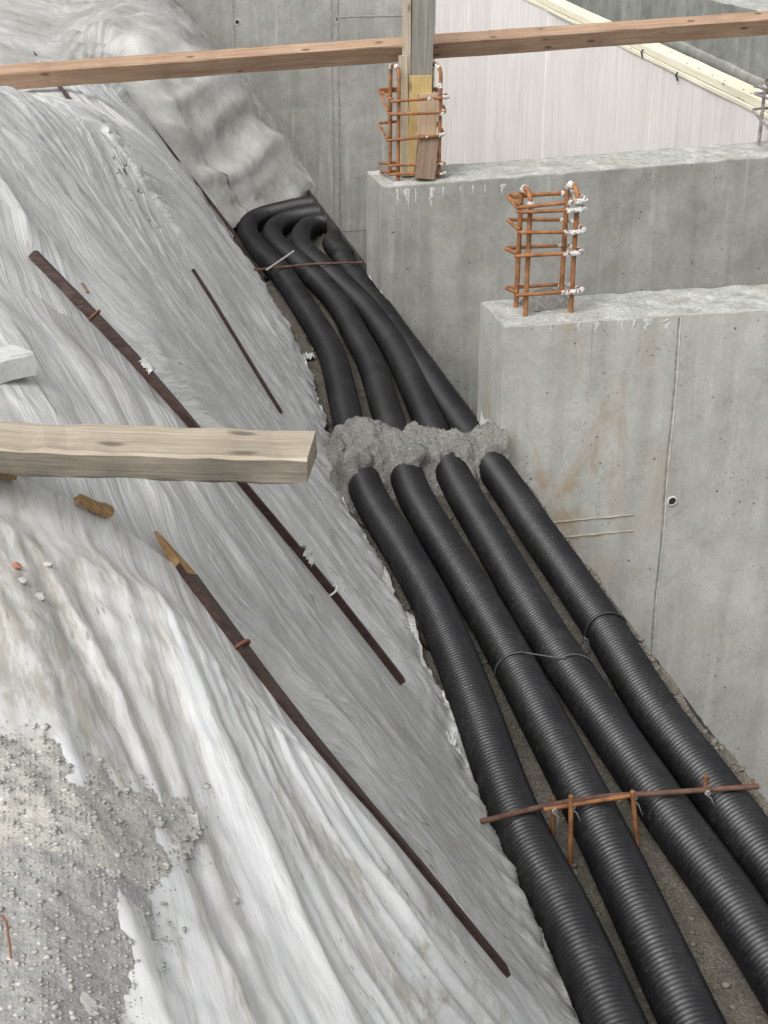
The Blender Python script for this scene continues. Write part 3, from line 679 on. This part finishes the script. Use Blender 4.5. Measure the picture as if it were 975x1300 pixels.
def sheet(k0, k1, ylo, yhi, off, mat, label, seed, du, dv, amp=1, ext=.03, xtop=-3.4, fold=0, lift0=0, lift1=0, extra=None, cut=None, fine=1.0):
    nu = int((np.mean(yhi(np.array([-1.2]))) - np.mean(ylo(np.array([-1.2])))) / du) + 2; nv = int((3.4 - .75 + 1.0) / dv)
    u = np.linspace(0, 1, nu)[:, None]; v = np.linspace(0, 1, nv)[None, :]
    X = np.full((nu, nv), -1.2); 
    vv = np.where(v < .28, v / .28 * .5, .5 + (v - .28) / .72 * .5)      # more rows on the slope
    Y = ylo(X) + u * (yhi(X) - ylo(X))
    for _ in range(4):
        X = xtop + vv * (Xlow(Y, seed, ext) - xtop); Y = ylo(X) + u * (yhi(X) - ylo(X))
    ew = np.minimum(u, 1 - u)
    Y = Y + .012 * pn(X * 9, X * 0 + seed, seed) * (ew < .06)
    Zg = G(X, Y); ds = np.sqrt(np.diff(X, axis=1) ** 2 + np.diff(Zg, axis=1) ** 2 + np.diff(Y, axis=1) ** 2)
    bb = np.cumsum(np.concatenate([np.zeros((nu, 1)), ds], 1), 1); bb = bb - bb[:, -1:] .mean()
    ld = lathdist(X, Y); aa = crease_coord(X, Y, float(np.mean(Y))) + float(np.mean(Y)); wv = wr(aa, X, Y, bb, seed, amp, fold, fine) * (.12 + .88 * sstep(.02, .2, ld)) * (.1 + .9 * sstep(.16, .34, Y - ylo(X)) * sstep(.10, .32, yhi(X) - Y)); tot = off + wv
    tot = tot + lift0 * sstep(.07, 0, u + 0 * v) * (.6 + .9 * pn(bb * 3, bb * 0 + 2, seed)) + lift1 * sstep(.94, 1, u + 0 * v) * (.6 + .9 * pn(bb * 3, bb * 0 + 5, seed)) * sstep(.02, .1, ld)
    lowv = sstep(.88, 1, v + 0 * u); tot = tot + lowv * (.034 * np.abs(fbm(Y * 6, bb * 5, 3, seed + 6)) + .004)
    if extra is not None: tot = tot + extra(X, Y)
    if fold: tot = tot + .02 * sstep(.4, .9, Y - ylo(X))
    tot = np.maximum(tot, off * .5 + .001)
    # push out along the slope normal, not straight up
    gx = (G(X + .02, Y) - G(X - .02, Y)) / .04; gy_ = np.clip((G(X, Y + .02) - G(X, Y - .02)) / .04, -2, 2); nrm = 1 / np.sqrt(1 + gx * gx + gy_ * gy_)
    V = np.stack([X - gx * nrm * tot, Y - gy_ * nrm * tot, Zg + tot * nrm], -1)
    F = grid_faces(nu, nv)
    if cut is not None:
        m_ = cut(X, Y).reshape(-1); F = F[~m_[F].all(1)]
    o = mkobj('plastic_sheet', V.reshape(-1, 3), F[:, ::-1], mat, smooth=True, uv=np.stack([aa, bb], -1).reshape(-1, 2))
    return tag(o, label, 'plastic sheet', 'plastic sheets over the slope'), (X, Y, V)
B = {k_: ybound(k_) for k_ in LP}
yb = lambda k_, d: (lambda X: np.interp(X, B[k_][0], B[k_][1]) + d)
cst = lambda c: (lambda X: np.full(np.shape(X), c) if np.ndim(X) else c)
s1, D1 = sheet(0, 1, cst(.2), yb(1, .03), .020, M['sheetA'], 'bright white plastic sheet draped over the near berm below the short plank', 2, .010, .011, 1.15, .0, lift1=.012, fine=.9)
s2, D2 = sheet(1, 2, yb(1, -.22), yb(2, .03), .010, M['sheetB'], 'grey streaked plastic sheet between the two long dark laths', 5, .011, .012, .8, .05)
s3, D3 = sheet(2, 3, yb(2, -.2), yb(3, .03), .008, M['sheetC'], 'plastic sheet on the slope above the second long lath', 8, .013, .013, .95, .035, lift1=.03)
s4, D4 = sheet(3, 4, yb(3, -.2), cst(10.42), .014, M['sheetD'], 'plastic sheet reaching down to where the pipes bend', 12, .016, .012, .9, .02, xtop=-5)
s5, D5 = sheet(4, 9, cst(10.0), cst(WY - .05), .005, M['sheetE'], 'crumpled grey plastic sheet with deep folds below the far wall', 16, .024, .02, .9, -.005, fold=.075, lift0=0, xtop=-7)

def lath(k_, wd, th, mat, label, pts=None, tipwood=False):
    P = LP[k_] if pts is None else pts; n = len(P)
    e = empty('wooden_lath', P[-1])
    T = np.gradient(P, axis=0); T /= np.linalg.norm(T, axis=1)[:, None]
    up = np.array([.6, 0, .8]); S_ = np.cross(T, up); S_ /= np.linalg.norm(S_, axis=1)[:, None]; U_ = np.cross(S_, T)
    V = []; rg = np.random.default_rng(k_)
    for i in range(n):
        a = wd / 2 * (1 + .06 * rg.normal()); c = th / 2
        if tipwood and i < 5: a *= (.10, .28, .42, .8, .95)[i]; c *= (.25, .55, .75, .9, 1)[i]
        for (s_, u_) in ((-1, -1), (1, -1), (1, 1), (-1, 1)): V.append(P[i] + S_[i] * a * s_ + U_[i] * c * u_)
    V = np.array(V); F = []; mi = []
    for i in range(n - 1):
        for j in range(4): F.append((i * 4 + j, i * 4 + (j + 1) % 4, i * 4 + 4 + (j + 1) % 4, i * 4 + 4 + j)); mi.append(1 if (tipwood and (i < 3 or (i < 4 and j == 2))) else 0)
    F += [(3, 2, 1, 0), tuple((n - 1) * 4 + j for j in range(4))]; mi += [1, 0]
    loc = Matrix.Translation(Vector(P[-1]))
    mkobj('strip', V, F, None, e, mats=[mat, M['fresh']], midx=mi)
    tag(e, label, 'lath', 'laths pinning the plastic sheets'); return e, P, S_, U_
def loop_wire(e, P, S_, U_, f, r, mat=None, wr_=.0035):
    i = int(f * (len(P) - 1)); c = P[i]; Q = []
    for a in np.linspace(-.9, 4.0, 14): Q.append(c + S_[i] * math.cos(a) * r * 1.0 + U_[i] * math.sin(a) * r * 1.1)
    V, F = sweep(Q, wr_, 6); mkobj('wire_loop', V, F, mat or M['wire_r'], e, smooth=True)
def film_knot(e, P, S_, U_, f, seed, r=.028):
    i = int(f * (len(P) - 1)); n = 9; V = []
    for a in range(n):
        for c in range(n):
            u, v = a / (n - 1) - .5, c / (n - 1) - .5
            V.append(P[i] + S_[i] * u * 2 * r + (P[i - 1] - P[i]) / np.linalg.norm(P[i - 1] - P[i]) * v * 2.4 * r + U_[i] * (.022 - .09 * (u * u) / 1 * r / .028 + .016 * float(pn(u * 6, v * 6, seed))))
    mkobj('film_scrap', V, grid_faces(n, n), M['whiteclip'], e, smooth=True)
e, P, S_, U_ = lath(1, .034, .024, M['lath'], 'thick dark lath with a splintered pale tip on the near sheet', tipwood=True); loop_wire(e, P, S_, U_, .27, .021)
e, P, S_, U_ = lath(2, .029, .022, M['lath'], 'long dark lath passing under the short weathered plank'); loop_wire(e, P, S_, U_, .16, .018); film_knot(e, P, S_, U_, .29, 3, .017); film_knot(e, P, S_, U_, .74, 5, .022); loop_wire(e, P, S_, U_, .8, .018, M['whiteclip'])
P3 = LP[3]; lath(3, .020, .018, M['lath'], 'thin dark lath lower down the slope left of the mortar heap', pts=P3[24:])
lath(3, .02, .018, M['lath'], 'dark lath under the long rail at the upper left', pts=P3[:13] + np.array([0, 0, -.004]))
lath(4, .022, .018, M['lath'], 'dark lath ending on the pipes at their bend', pts=LP[4][5:])

# ------------------------------------------------------------------ gravel and mud on the near berm
poly = [(-30, 975), (20, 968), (48, 990), (70, 962), (84, 985), (100, 1030), (135, 1008), (150, 1038), (190, 1028), (238, 1052), (242, 1075), (212, 1120), (190, 1165), (184, 1240), (165, 1275), (150, 1310), (150, 1420), (-40, 1420)]
pw = np.array([march(x, y, .03)[:2] for x, y in poly])
def inside(X, Y, pl):
    c = np.zeros(np.shape(X), bool); j = len(pl) - 1
    for i in range(len(pl)):
        (xi, yi), (xj, yj) = pl[i], pl[j]
        c ^= ((yi > Y) != (yj > Y)) & (X < (xj - xi) * (Y - yi) / (yj - yi + 1e-12) + xi); j = i
    return c
def pdist(X, Y, pl):
    d = np.full(np.shape(X), 9.0)
    for i in range(len(pl)):
        a, b_ = pl[i - 1], pl[i]; ab = b_ - a; t = np.clip(((X - a[0]) * ab[0] + (Y - a[1]) * ab[1]) / (ab @ ab), 0, 1)
        d = np.minimum(d, np.hypot(X - a[0] - t * ab[0], Y - a[1] - t * ab[1]))
    return np.where(inside(X, Y, pl), d, -d)
X1, Y1, V1 = D1
# height of the near sheet on a regular lattice
gx = np.arange(pw[:, 0].min() - .05, pw[:, 0].max() + .05, .006); gy = np.arange(pw[:, 1].min() - .05, pw[:, 1].max() + .05, .006)
Xg, Yg = np.meshgrid(gx, gy, indexing='ij')
v1 = V1.reshape(-1, 3); acc = np.full(Xg.shape, -9.0)
sel = (v1[:, 0] > gx[0] - .05) & (v1[:, 0] < gx[-1] + .05) & (v1[:, 1] > gy[0] - .05) & (v1[:, 1] < gy[-1] + .05); vs = v1[sel]
ii = np.clip(((vs[:, 0] - gx[0]) / .006).round().astype(int), 0, len(gx) - 1); jj = np.clip(((vs[:, 1] - gy[0]) / .006).round().astype(int), 0, len(gy) - 1)
np.maximum.at(acc, (ii, jj), vs[:, 2])
for _ in range(10):
    s = acc.copy()
    for dx, dy in ((1, 0), (-1, 0), (0, 1), (0, -1)): s = np.maximum(s, np.roll(np.roll(acc, dx, 0), dy, 1))
    acc = np.where(acc < -5, s, acc)
for _ in range(40): acc = .2 * (acc + np.roll(acc, 1, 0) + np.roll(acc, -1, 0) + np.roll(acc, 1, 1) + np.roll(acc, -1, 1))
sdv = pdist(Xg, Yg, pw) + .016 * fbm(Xg * 12, Yg * 12, 4, 3)
vor = np.clip(ridged(Xg * 13, Yg * 13, 2, 6), -1, 1.2)
far = sstep(1.45, 1.62, Yg)                              # caked mud farther, fine gravel near
Zg = acc + np.clip(sdv * .14, -.02, .013) + .004 * fbm(Xg * 40, Yg * 40, 3, 4) + far * (.006 * np.clip(fbm(Xg * 30, Yg * 30, 3, 12), -.5, .4) + .004 * np.clip(ridged(Xg * 26, Yg * 26, 2, 6), -1, .5))
Fm = grid_faces(len(gx), len(gy)); kp = (sdv.reshape(-1) > -.012); Fm = Fm[kp[Fm].all(1)]
ymid = Yg.reshape(-1)[Fm].mean(1) + .06 * fbm(Xg.reshape(-1)[Fm[:, 0]] * 6, Yg.reshape(-1)[Fm[:, 0]] * 6, 3, 8)
tag(mkobj('gravel_patch', np.stack([Xg, Yg, Zg], -1).reshape(-1, 3), Fm, None, mats=[M['gravel'], M['clod']], midx=(ymid > 1.50).astype(int), smooth=True), 'patch of dried mud and grey gravel on the sheet at the lower left', 'gravel', kind='stuff')
Vs, Fs, o = [], [], 0; rg = np.random.default_rng(9)
for i in range(9000):
    a, c = rg.integers(2, len(gx) - 2), rg.integers(2, len(gy) - 2)
    if sdv[a, c] < -.05 * rg.random() ** 2: continue
    fr = far[a, c]; r = (.0009 + .0034 * rg.random() ** 7) * (1 + .5 * fr * (rg.random() < .3))
    V = stone(r, i, .55, .35, 1.5) + np.array([gx[a], gy[c], max(Zg[a, c], acc[a, c]) + r * .1]); Vs.append(V); Fs += [(p_ + o, q_ + o, r_ + o) for p_, q_, r_ in SF]; o += 12
tag(mkobj('gravel_stones', np.concatenate(Vs), np.array(Fs), M['stone']), 'loose grey stones lying over the gravel patch', 'gravel', kind='stuff')

def surf(px, py):
    """point on the sheets under a pixel"""
    best = None; r = ray(px, py)
    for (X_, Y_, V_) in (D1, D2, D3, D4):
        v = V_.reshape(-1, 3) - CP; t = v @ r / (r @ r); d = np.linalg.norm(v - t[:, None] * r[None], axis=1); i = np.argmin(d)
        if d[i] < .02 and (best is None or t[i] < best[0]): best = (t[i], V_.reshape(-1, 3)[i])
    return best[1] if best is not None else march(px, py, .02)

# ------------------------------------------------------------------ timbers
# long rail behind the post
ya = 8.86
pL, pR = hit(-140, 118, 1, ya), hit(1120, 30, 1, ya)
A = hit(0, 99, 1, ya); Bq = hit(975, 29, 1, ya); dv_ = (Bq - A) / np.linalg.norm(Bq - A)
tag(board('timber_rail', A - dv_ * 1.3, Bq + dv_ * .9, .085, .118, M['rail'], up=(0, -.5, .866), jit=.0015, nx=40, rs=9, bev=.005), 'long brown timber rail running across the whole picture behind the post', 'timber')
# short plank lying on the berm
a = hit(-300, 559, 2, 1.445); c = hit(396, 581, 2, 1.445)
tag(board('timber_plank', a, c, .138, .050, M['plank'], jit=.0016, nx=24, rs=3, bev=.004, side=M['plank_shaded']), 'short thick weathered plank jutting out over the slope at the left', 'plank')
# timber post with offcuts standing in the rebar cage
zt2 = .625
post = empty('timber_post', (.24, 8.47, zt2)); tag(post, 'grey timber post with offcuts nailed at its foot inside the rebar cage', 'post')
board('main_board', (.242, 8.50, zt2), (.255, 8.52, 2.5), .045, .125, M['greyboard'], post, up=(1, 0, 0), rs=2)
board('side_board', (.165, 8.53, 1.02), (.168, 8.53, 2.5), .10, .03, M['lightboard'], post, up=(1, 0, 0), rs=5)
board('offcut', (.142, 8.47, zt2 + .01), (.140, 8.50, 1.30), .05, .045, M['lightboard'], post, up=(1, 0, 0), rs=6)
board('offcut', (.225, 8.455, zt2 + .01), (.232, 8.455, 1.195), .022, .13, M['yellowboard'], post, up=(1, 0, 0), rs=7)
board('offcut', (.255, 8.43, zt2 + .01), (.268, 8.428, 1.10), .024, .115, M['pinkboard'], post, up=(1, 0, 0), rs=8)
tag(board('wood_block', (.232, 8.345, zt2 + .012), (.268, 8.395, .87), .05, .115, M['brownblock'], up=(1, 0, 0), rs=10), 'short brown wood block leaning against the foot of the post', 'wood block')

# ------------------------------------------------------------------ rebar cages
def rrect(x0, x1, y0, y1, r, z, tilt=(0, 0), n=5):
    pts = []
    for cx, cy, a0 in ((x1 - r, y1 - r, 0), (x0 + r, y1 - r, 90), (x0 + r, y0 + r, 180), (x1 - r, y0 + r, 270)):
        for i in range(n + 1):
            a = math.radians(a0 + 90 * i / n); pts.append((cx + r * math.cos(a), cy + r * math.sin(a), 0))
    pts = np.array(pts); pts[:, 2] = z + tilt[0] * (pts[:, 0] - x0) + tilt[1] * (pts[:, 1] - y0); return pts
def bar(e, P, r, mat, seg=8, name='bar', rib=True):
    P = np.asarray(P, float)
    Q = resample(P, .006); Q = np.vstack([Q, P[-1]]); rr = r * (1 + (.09 * (np.arange(len(Q)) % 2) if rib else 0))
    V, F = sweep(Q, rr, seg); return mkobj(name, V, F, mat, e, smooth=True)
def cage(x0, x1, y0, y1, z, top, hoops, label, seed, splash=.5, mat='rust', hook=True):
    e = empty('rebar_cage', ((x0 + x1) / 2, (y0 + y1) / 2, z)); tag(e, label, 'rebar cage', 'rebar cages on the walls'); rg = np.random.default_rng(seed); r = .0105
    allp = []
    for x in (x0, x1):
        h = top + rg.uniform(-.03, .01); P = [(x, y0, z - .02), (x + .004, y0 + .004, z + h - .05)]
        if hook:
            for a in np.linspace(0, math.pi, 9)[1:-1]: P.append((x + .004, (y0 + y1) / 2 - math.cos(a) * (y1 - y0) / 2, z + h - .05 + math.sin(a) * .05))
            P += [(x + .004, y1 - .004, z + h - .05), (x, y1, z - .02)]
            b_ = bar(e, P, r, M[mat]); allp.append((np.array(P), x))
        else:
            bar(e, P, r, M[mat]); P2 = [(x, y1, z - .02), (x, y1, z + h - rg.random() * .1)]; bar(e, P2, r, M[mat]); allp += [(np.array(P), x), (np.array(P2), x)]
    hp = []
    for i, hz in enumerate(hoops):
        o1 = rg.uniform(-.012, .012); t = (rg.uniform(-.06, .05), rg.uniform(-.2, .35))
        L = rrect(x0 - .055 + o1, x1 + .038 + o1, y0 - .022, y1 + .022, .03, z + hz, t)
        L = np.vstack([L[13:], L[:15]]); L = L + np.linspace(0, .014, len(L))[:, None] * np.array([0, 0, 1])
        b_ = bar(e, L, .0078, M[mat], 8, 'hoop'); hp.append(L)
    # mortar splashed on the right hand side
    runs = []
    for L in hp:
        Q = resample(L, .006); pr = splash * sstep(x0 + .02, x1, Q[:, 0]) + .04 * splash; runs.append((Q, pr, .0082))
    for P, x in allp:
        Q = resample(P, .006); pr = splash * (.9 if x > x0 + .01 else .7) * sstep(z + top - .16, z + top - .07, Q[:, 2]); runs.append((Q, pr, .0108))
    for Q, pr, r0 in runs:
        nz = np.array([.5 + 1.1 * float(pn(i * .13, seed, seed)) + .25 * float(pn(i * .5, seed + 3, seed)) for i in range(len(Q))]); on = nz < pr * .95
        i = 0
        while i < len(Q):
            if on[i]:
                j = i
                while j < len(Q) and on[j]: j += 1
                if j - i >= 3:
                    q = Q[i:j]; rr_ = r0 * (1.04 + .38 * np.abs(rg.normal(size=len(q)) * .5 + .2)); rr_[0] = rr_[-1] = r0 * .9
                    q = q + rg.normal(size=q.shape) * .0016 - np.array([0, 0, .0012]); V, F = sweep(q, rr_, 9); V = V + rg.normal(size=V.shape) * .0011
                    mkobj('mortar_splash', V, F, M['splash'], e)
                i = j
            else: i += 1
    return e
cage(.098, .302, 5.925, 6.065, .56, .56, (.10, .27, .37, .455, .475), 'rusty rebar cage splashed with mortar on the near wall end', 3, .75)
cage(.085, .325, 8.375, 8.60, .618, .63, (.05, .10, .24, .385, .455), 'rusty rebar cage wrapped around the foot of the timber post', 5, .55)
cage(2.40, 2.63, 8.40, 8.60, .69, .44, (.14, .30, .36), 'grey rebar cage cut off by the right edge on the middle wall', 8, .55, 'steel')
# lump of old mortar inside the near cage
V = []; n = 16
for i in range(n):
    for j in range(n):
        u, v = i / (n - 1) * 2 - 1, j / (n - 1) * 2 - 1; hgt = max(0, 1 - u * u) * max(0, 1 - v * v)
        V.append((.235 + u * .11, 6.06 + v * .07, .558 + .075 * hgt ** .6 + .02 * hgt * float(fbm(u * 4, v * 4, 3, 3))))
tag(mkobj('mortar_lump', V, grid_faces(n, n), M['mortar'], smooth=True), 'small grey mortar lump on the wall top inside the near cage', 'mortar')

# ------------------------------------------------------------------ rods and ties over the pipes
e = empty('cross_rod', (-.45, 3.19, .02)); tag(e, 'rusty rod wired across the four near pipes between driven stakes', 'rod')
ztop = -.052 + PR + .009
P = catmull([(hit(603, 1045, 2, ztop + .005)), hit(690, 1024, 2, ztop), hit(760, 1012, 2, ztop + .006), hit(850, 1006, 2, ztop + .006), hit(963, 998, 2, ztop)], 8)
bar(e, P, .0075, M['rust_d'], name='rod'); bar(e, [hit(690, 1028, 2, ztop), hit(800, 1010, 2, ztop + .012)], .006, M['rust'], name='rod')
for (x, yt, yb_) in ((702, 1013, 1058), (725, 1010, 1090), (803, 1004, 1072), (896, 984, 1034), (955, 990, 1012)):
    g_ = hit(x + (12 if x == 803 else 1), yb_, 2, -.10); t_ = hit(x, yt, 1, g_[1] + .005); bar(e, [g_ - np.array([0, 0, .1]), t_], .0065, M['rust'], name='stake')
    y_rod = {702: 1026, 725: 1021, 803: 1010, 896: 1003, 955: 1000}[x]; c = hit(x, y_rod, 2, ztop)
    Q = [c + np.array([math.cos(a) * (.005 + .0015 * math.sin(a * 2.3)), -.008 - .004 * a / 3, math.sin(a) * (.008 + .002 * math.cos(a * 1.7))]) for a in np.linspace(0, 9.5, 20)]
    if x != 955:
        Q += [c + np.array([.012, -.015, -.02]), c + np.array([.006 + .01 * (x % 3), -.02, -.055])]
        V, F = sweep(Q, .0022, 5); mkobj('tie_wire', V, F, M['wire'], e, smooth=True)
e = empty('cross_rod', (-.35, 8.83, .02)); tag(e, 'thin rusty rod across the pipes just below their bend', 'rod')
bar(e, [hit(318, 343, 2, .03), hit(400, 335, 2, .03), (-.03, 8.85, .03)], .007, M['rust_d'], name='rod')
bar(e, [hit(338, 343, 2, .03), hit(373, 319, 1, 8.95)], .006, M['wire'], name='stub')
def band(k_, y, label, spread=None, mat='tie', lift=.002):
    c = axis_at(k_, y); Q = []
    for a in np.linspace(math.radians(-30), math.radians(210), 22): Q.append((c[0] + math.cos(a) * (PR + lift), c[1] + .02 * math.cos(a), c[2] + math.sin(a) * (PR + lift)))
    return Q
y_t = hit(690, 840, 2, 0)[1]
c2, c3 = axis_at(2, y_t + .05), axis_at(3, y_t)
rr = PR + .003
Q = [(c2[0] - rr * 1.05, y_t + .05, c2[2] - .02)] + [(c2[0] - rr * math.cos(a), y_t + .05 - .01 * a, c2[2] + rr * math.sin(a)) for a in np.linspace(.2, 1.9, 8)]
Q += [(c3[0] - rr * math.cos(a), y_t - .01 * a, c3[2] + rr * math.sin(a)) for a in np.linspace(1.0, 2.9, 9)] + [(c3[0] + .13, y_t - .05, -.085)]
V, F = sweep(catmull(Q, 4), .003, 6); tag(mkobj('binding_strap', V, F, M['strap'], smooth=True), 'grey strap pulled over the second and third pipes', 'strap')
y_t = hit(760, 787, 2, 0)[1]; c4 = axis_at(4, y_t)
Q = [(c4[0] - rr - .03, y_t - .02, -.11)] + [(c4[0] - rr * math.cos(a), y_t, c4[2] + rr * math.sin(a)) for a in np.linspace(-.1, 2.7, 12)]
V, F = sweep(catmull(Q, 3), .004, 6); tag(mkobj('binding_strap', V, F, M['tie'], smooth=True), 'black strap around the rightmost pipe near the wall joint', 'strap')
g_ = hit(746, 846, 2, -.1); V, F = sweep(catmull([g_, g_ + np.array([0, 0, .06]), g_ + np.array([-.006, 0, .10]), g_ + np.array([-.02, 0, .11])], 4), .004, 6)
tag(mkobj('strap_end', V, F, M['strap'], smooth=True), 'loose grey strap end standing up between the third and fourth pipes', 'strap')
for i, (pp, lab) in enumerate((([(437, 652), (452, 662), (468, 673)], 'short black wire on the soil below the mortar heap'), ([(537, 903), (552, 900), (568, 903)], 'black wire stub between the sheet and the leftmost pipe'), ([(470, 744), (480, 748), (488, 760)], 'black wire poking out of the sheet edge'))):
    Q = [march(x, y, .012) for x, y in pp]; V, F = sweep(catmull(Q, 4), .003, 5); tag(mkobj('wire', V, F, M['tie'], smooth=True), lab, 'wire')

# ------------------------------------------------------------------ debris on the sheets
def chip(name, p0, p1, wd, th, mat, label, cat, rs):
    a, c = surf(*p0), surf(*p1); z = np.array([0, 0, th * .8]); return tag(board(name, a + z, c + z, wd, th, mat, rs=rs, jit=.0016, bev=.005, nx=5), label, cat)
chip('wood_offcut', (100, 641), (148, 650), .026, .020, M['fresh'], 'short light wood offcut lying below the weathered plank', 'wood offcut', 3)
chip('wood_offcut', (-30, 602), (20, 612), .026, .022, M['fresh'], 'light wood offcut under the plank at the left edge', 'wood offcut', 4)
chip('wood_chip', (398, 967), (407, 978), .012, .006, M['brick'], 'tiny reddish wood chip on the sheet left of the near lath', 'wood chip', 5)
c_ = surf(4, 478) + np.array([-.02, 0, .022])
tag(board('concrete_block', c_ + np.array([-.10, -.05, 0]), c_ + np.array([.065, .05, 0]), .09, .055, M['block'], rs=5, jit=.003, bev=.006, nx=3), 'pale broken concrete block on the sheet at the left edge', 'block')
for i, (px, py, r, mt, lab) in enumerate(((22, 722, .011, 'brick', 'small red brown stone on the near sheet'), (52, 760, .013, 'stone', 'small grey stone on the near sheet beside others'), (30, 740, .008, 'stone', 'tiny pale stone near the red brown stone'), (302, 1145, .008, 'stone', 'small grey fleck lying alone on the white sheet'), (60, 718, .007, 'clod', 'tiny mud crumb on the near sheet'))):
    p = surf(px, py); V = stone(r, 70 + i) + p + np.array([0, 0, r * .3]); tag(mkobj('pebble', V, SF, M[mt]), lab, 'stone')
for i, (px, py, lab) in enumerate(((392, 455, 'crumpled white plastic scrap on the soil beside the pipes'), (566, 942, 'white plastic scrap sticking out of the sheet foot'), (515, 830, 'small white film curl at the sheet foot by the second lath'))):
    p = march(px, py, .01); V = []; n = 10
    for a in range(n):
        for c in range(n):
            u, v = a / (n - 1) - .5, c / (n - 1) - .5
            V.append(p + np.array([u * .05, v * .07, .012 + .03 * float(fbm(u * 5 + i, v * 5, 2, 20 + i)) + .03 * u * u]))
    tag(mkobj('plastic_scrap', V, grid_faces(n, n), M['whiteclip'], smooth=True), lab, 'plastic scrap')
p = surf(8, 1200); Q = [p + np.array(d) for d in ((-.02, .03, .01), (.0, .02, .02), (.006, -.01, .015), (.008, -.035, .008))]
V, F = sweep(catmull(Q, 5), .0014, 5); tag(mkobj('wire', V, F, M['wire_r'], smooth=True), 'thin curled red wire on the gravel at the left edge', 'wire')

rg = np.random.default_rng(77)
for i, (pa_, pb_, wd, mt, lab) in enumerate((((528, 806), (543, 822), .010, 'lath', 'dark splinter on the soil below the second lath'), ((388, 428), (396, 437), .008, 'lath', 'dark twig on the soil near the white scrap'), ((196, 200), (206, 210), .012, 'lath', 'dark wood bit on the upper slope near the far lath'), ((104, 360), (111, 371), .010, 'brownblock', 'brown splinter on the sheet beside the second lath'))):
    a_, c_ = march(*pa_, .022), march(*pb_, .022); tag(board('wood_splinter', a_, c_, wd, .006, M[mt], rs=20 + i, nx=3, bev=.0015), lab, 'splinter')
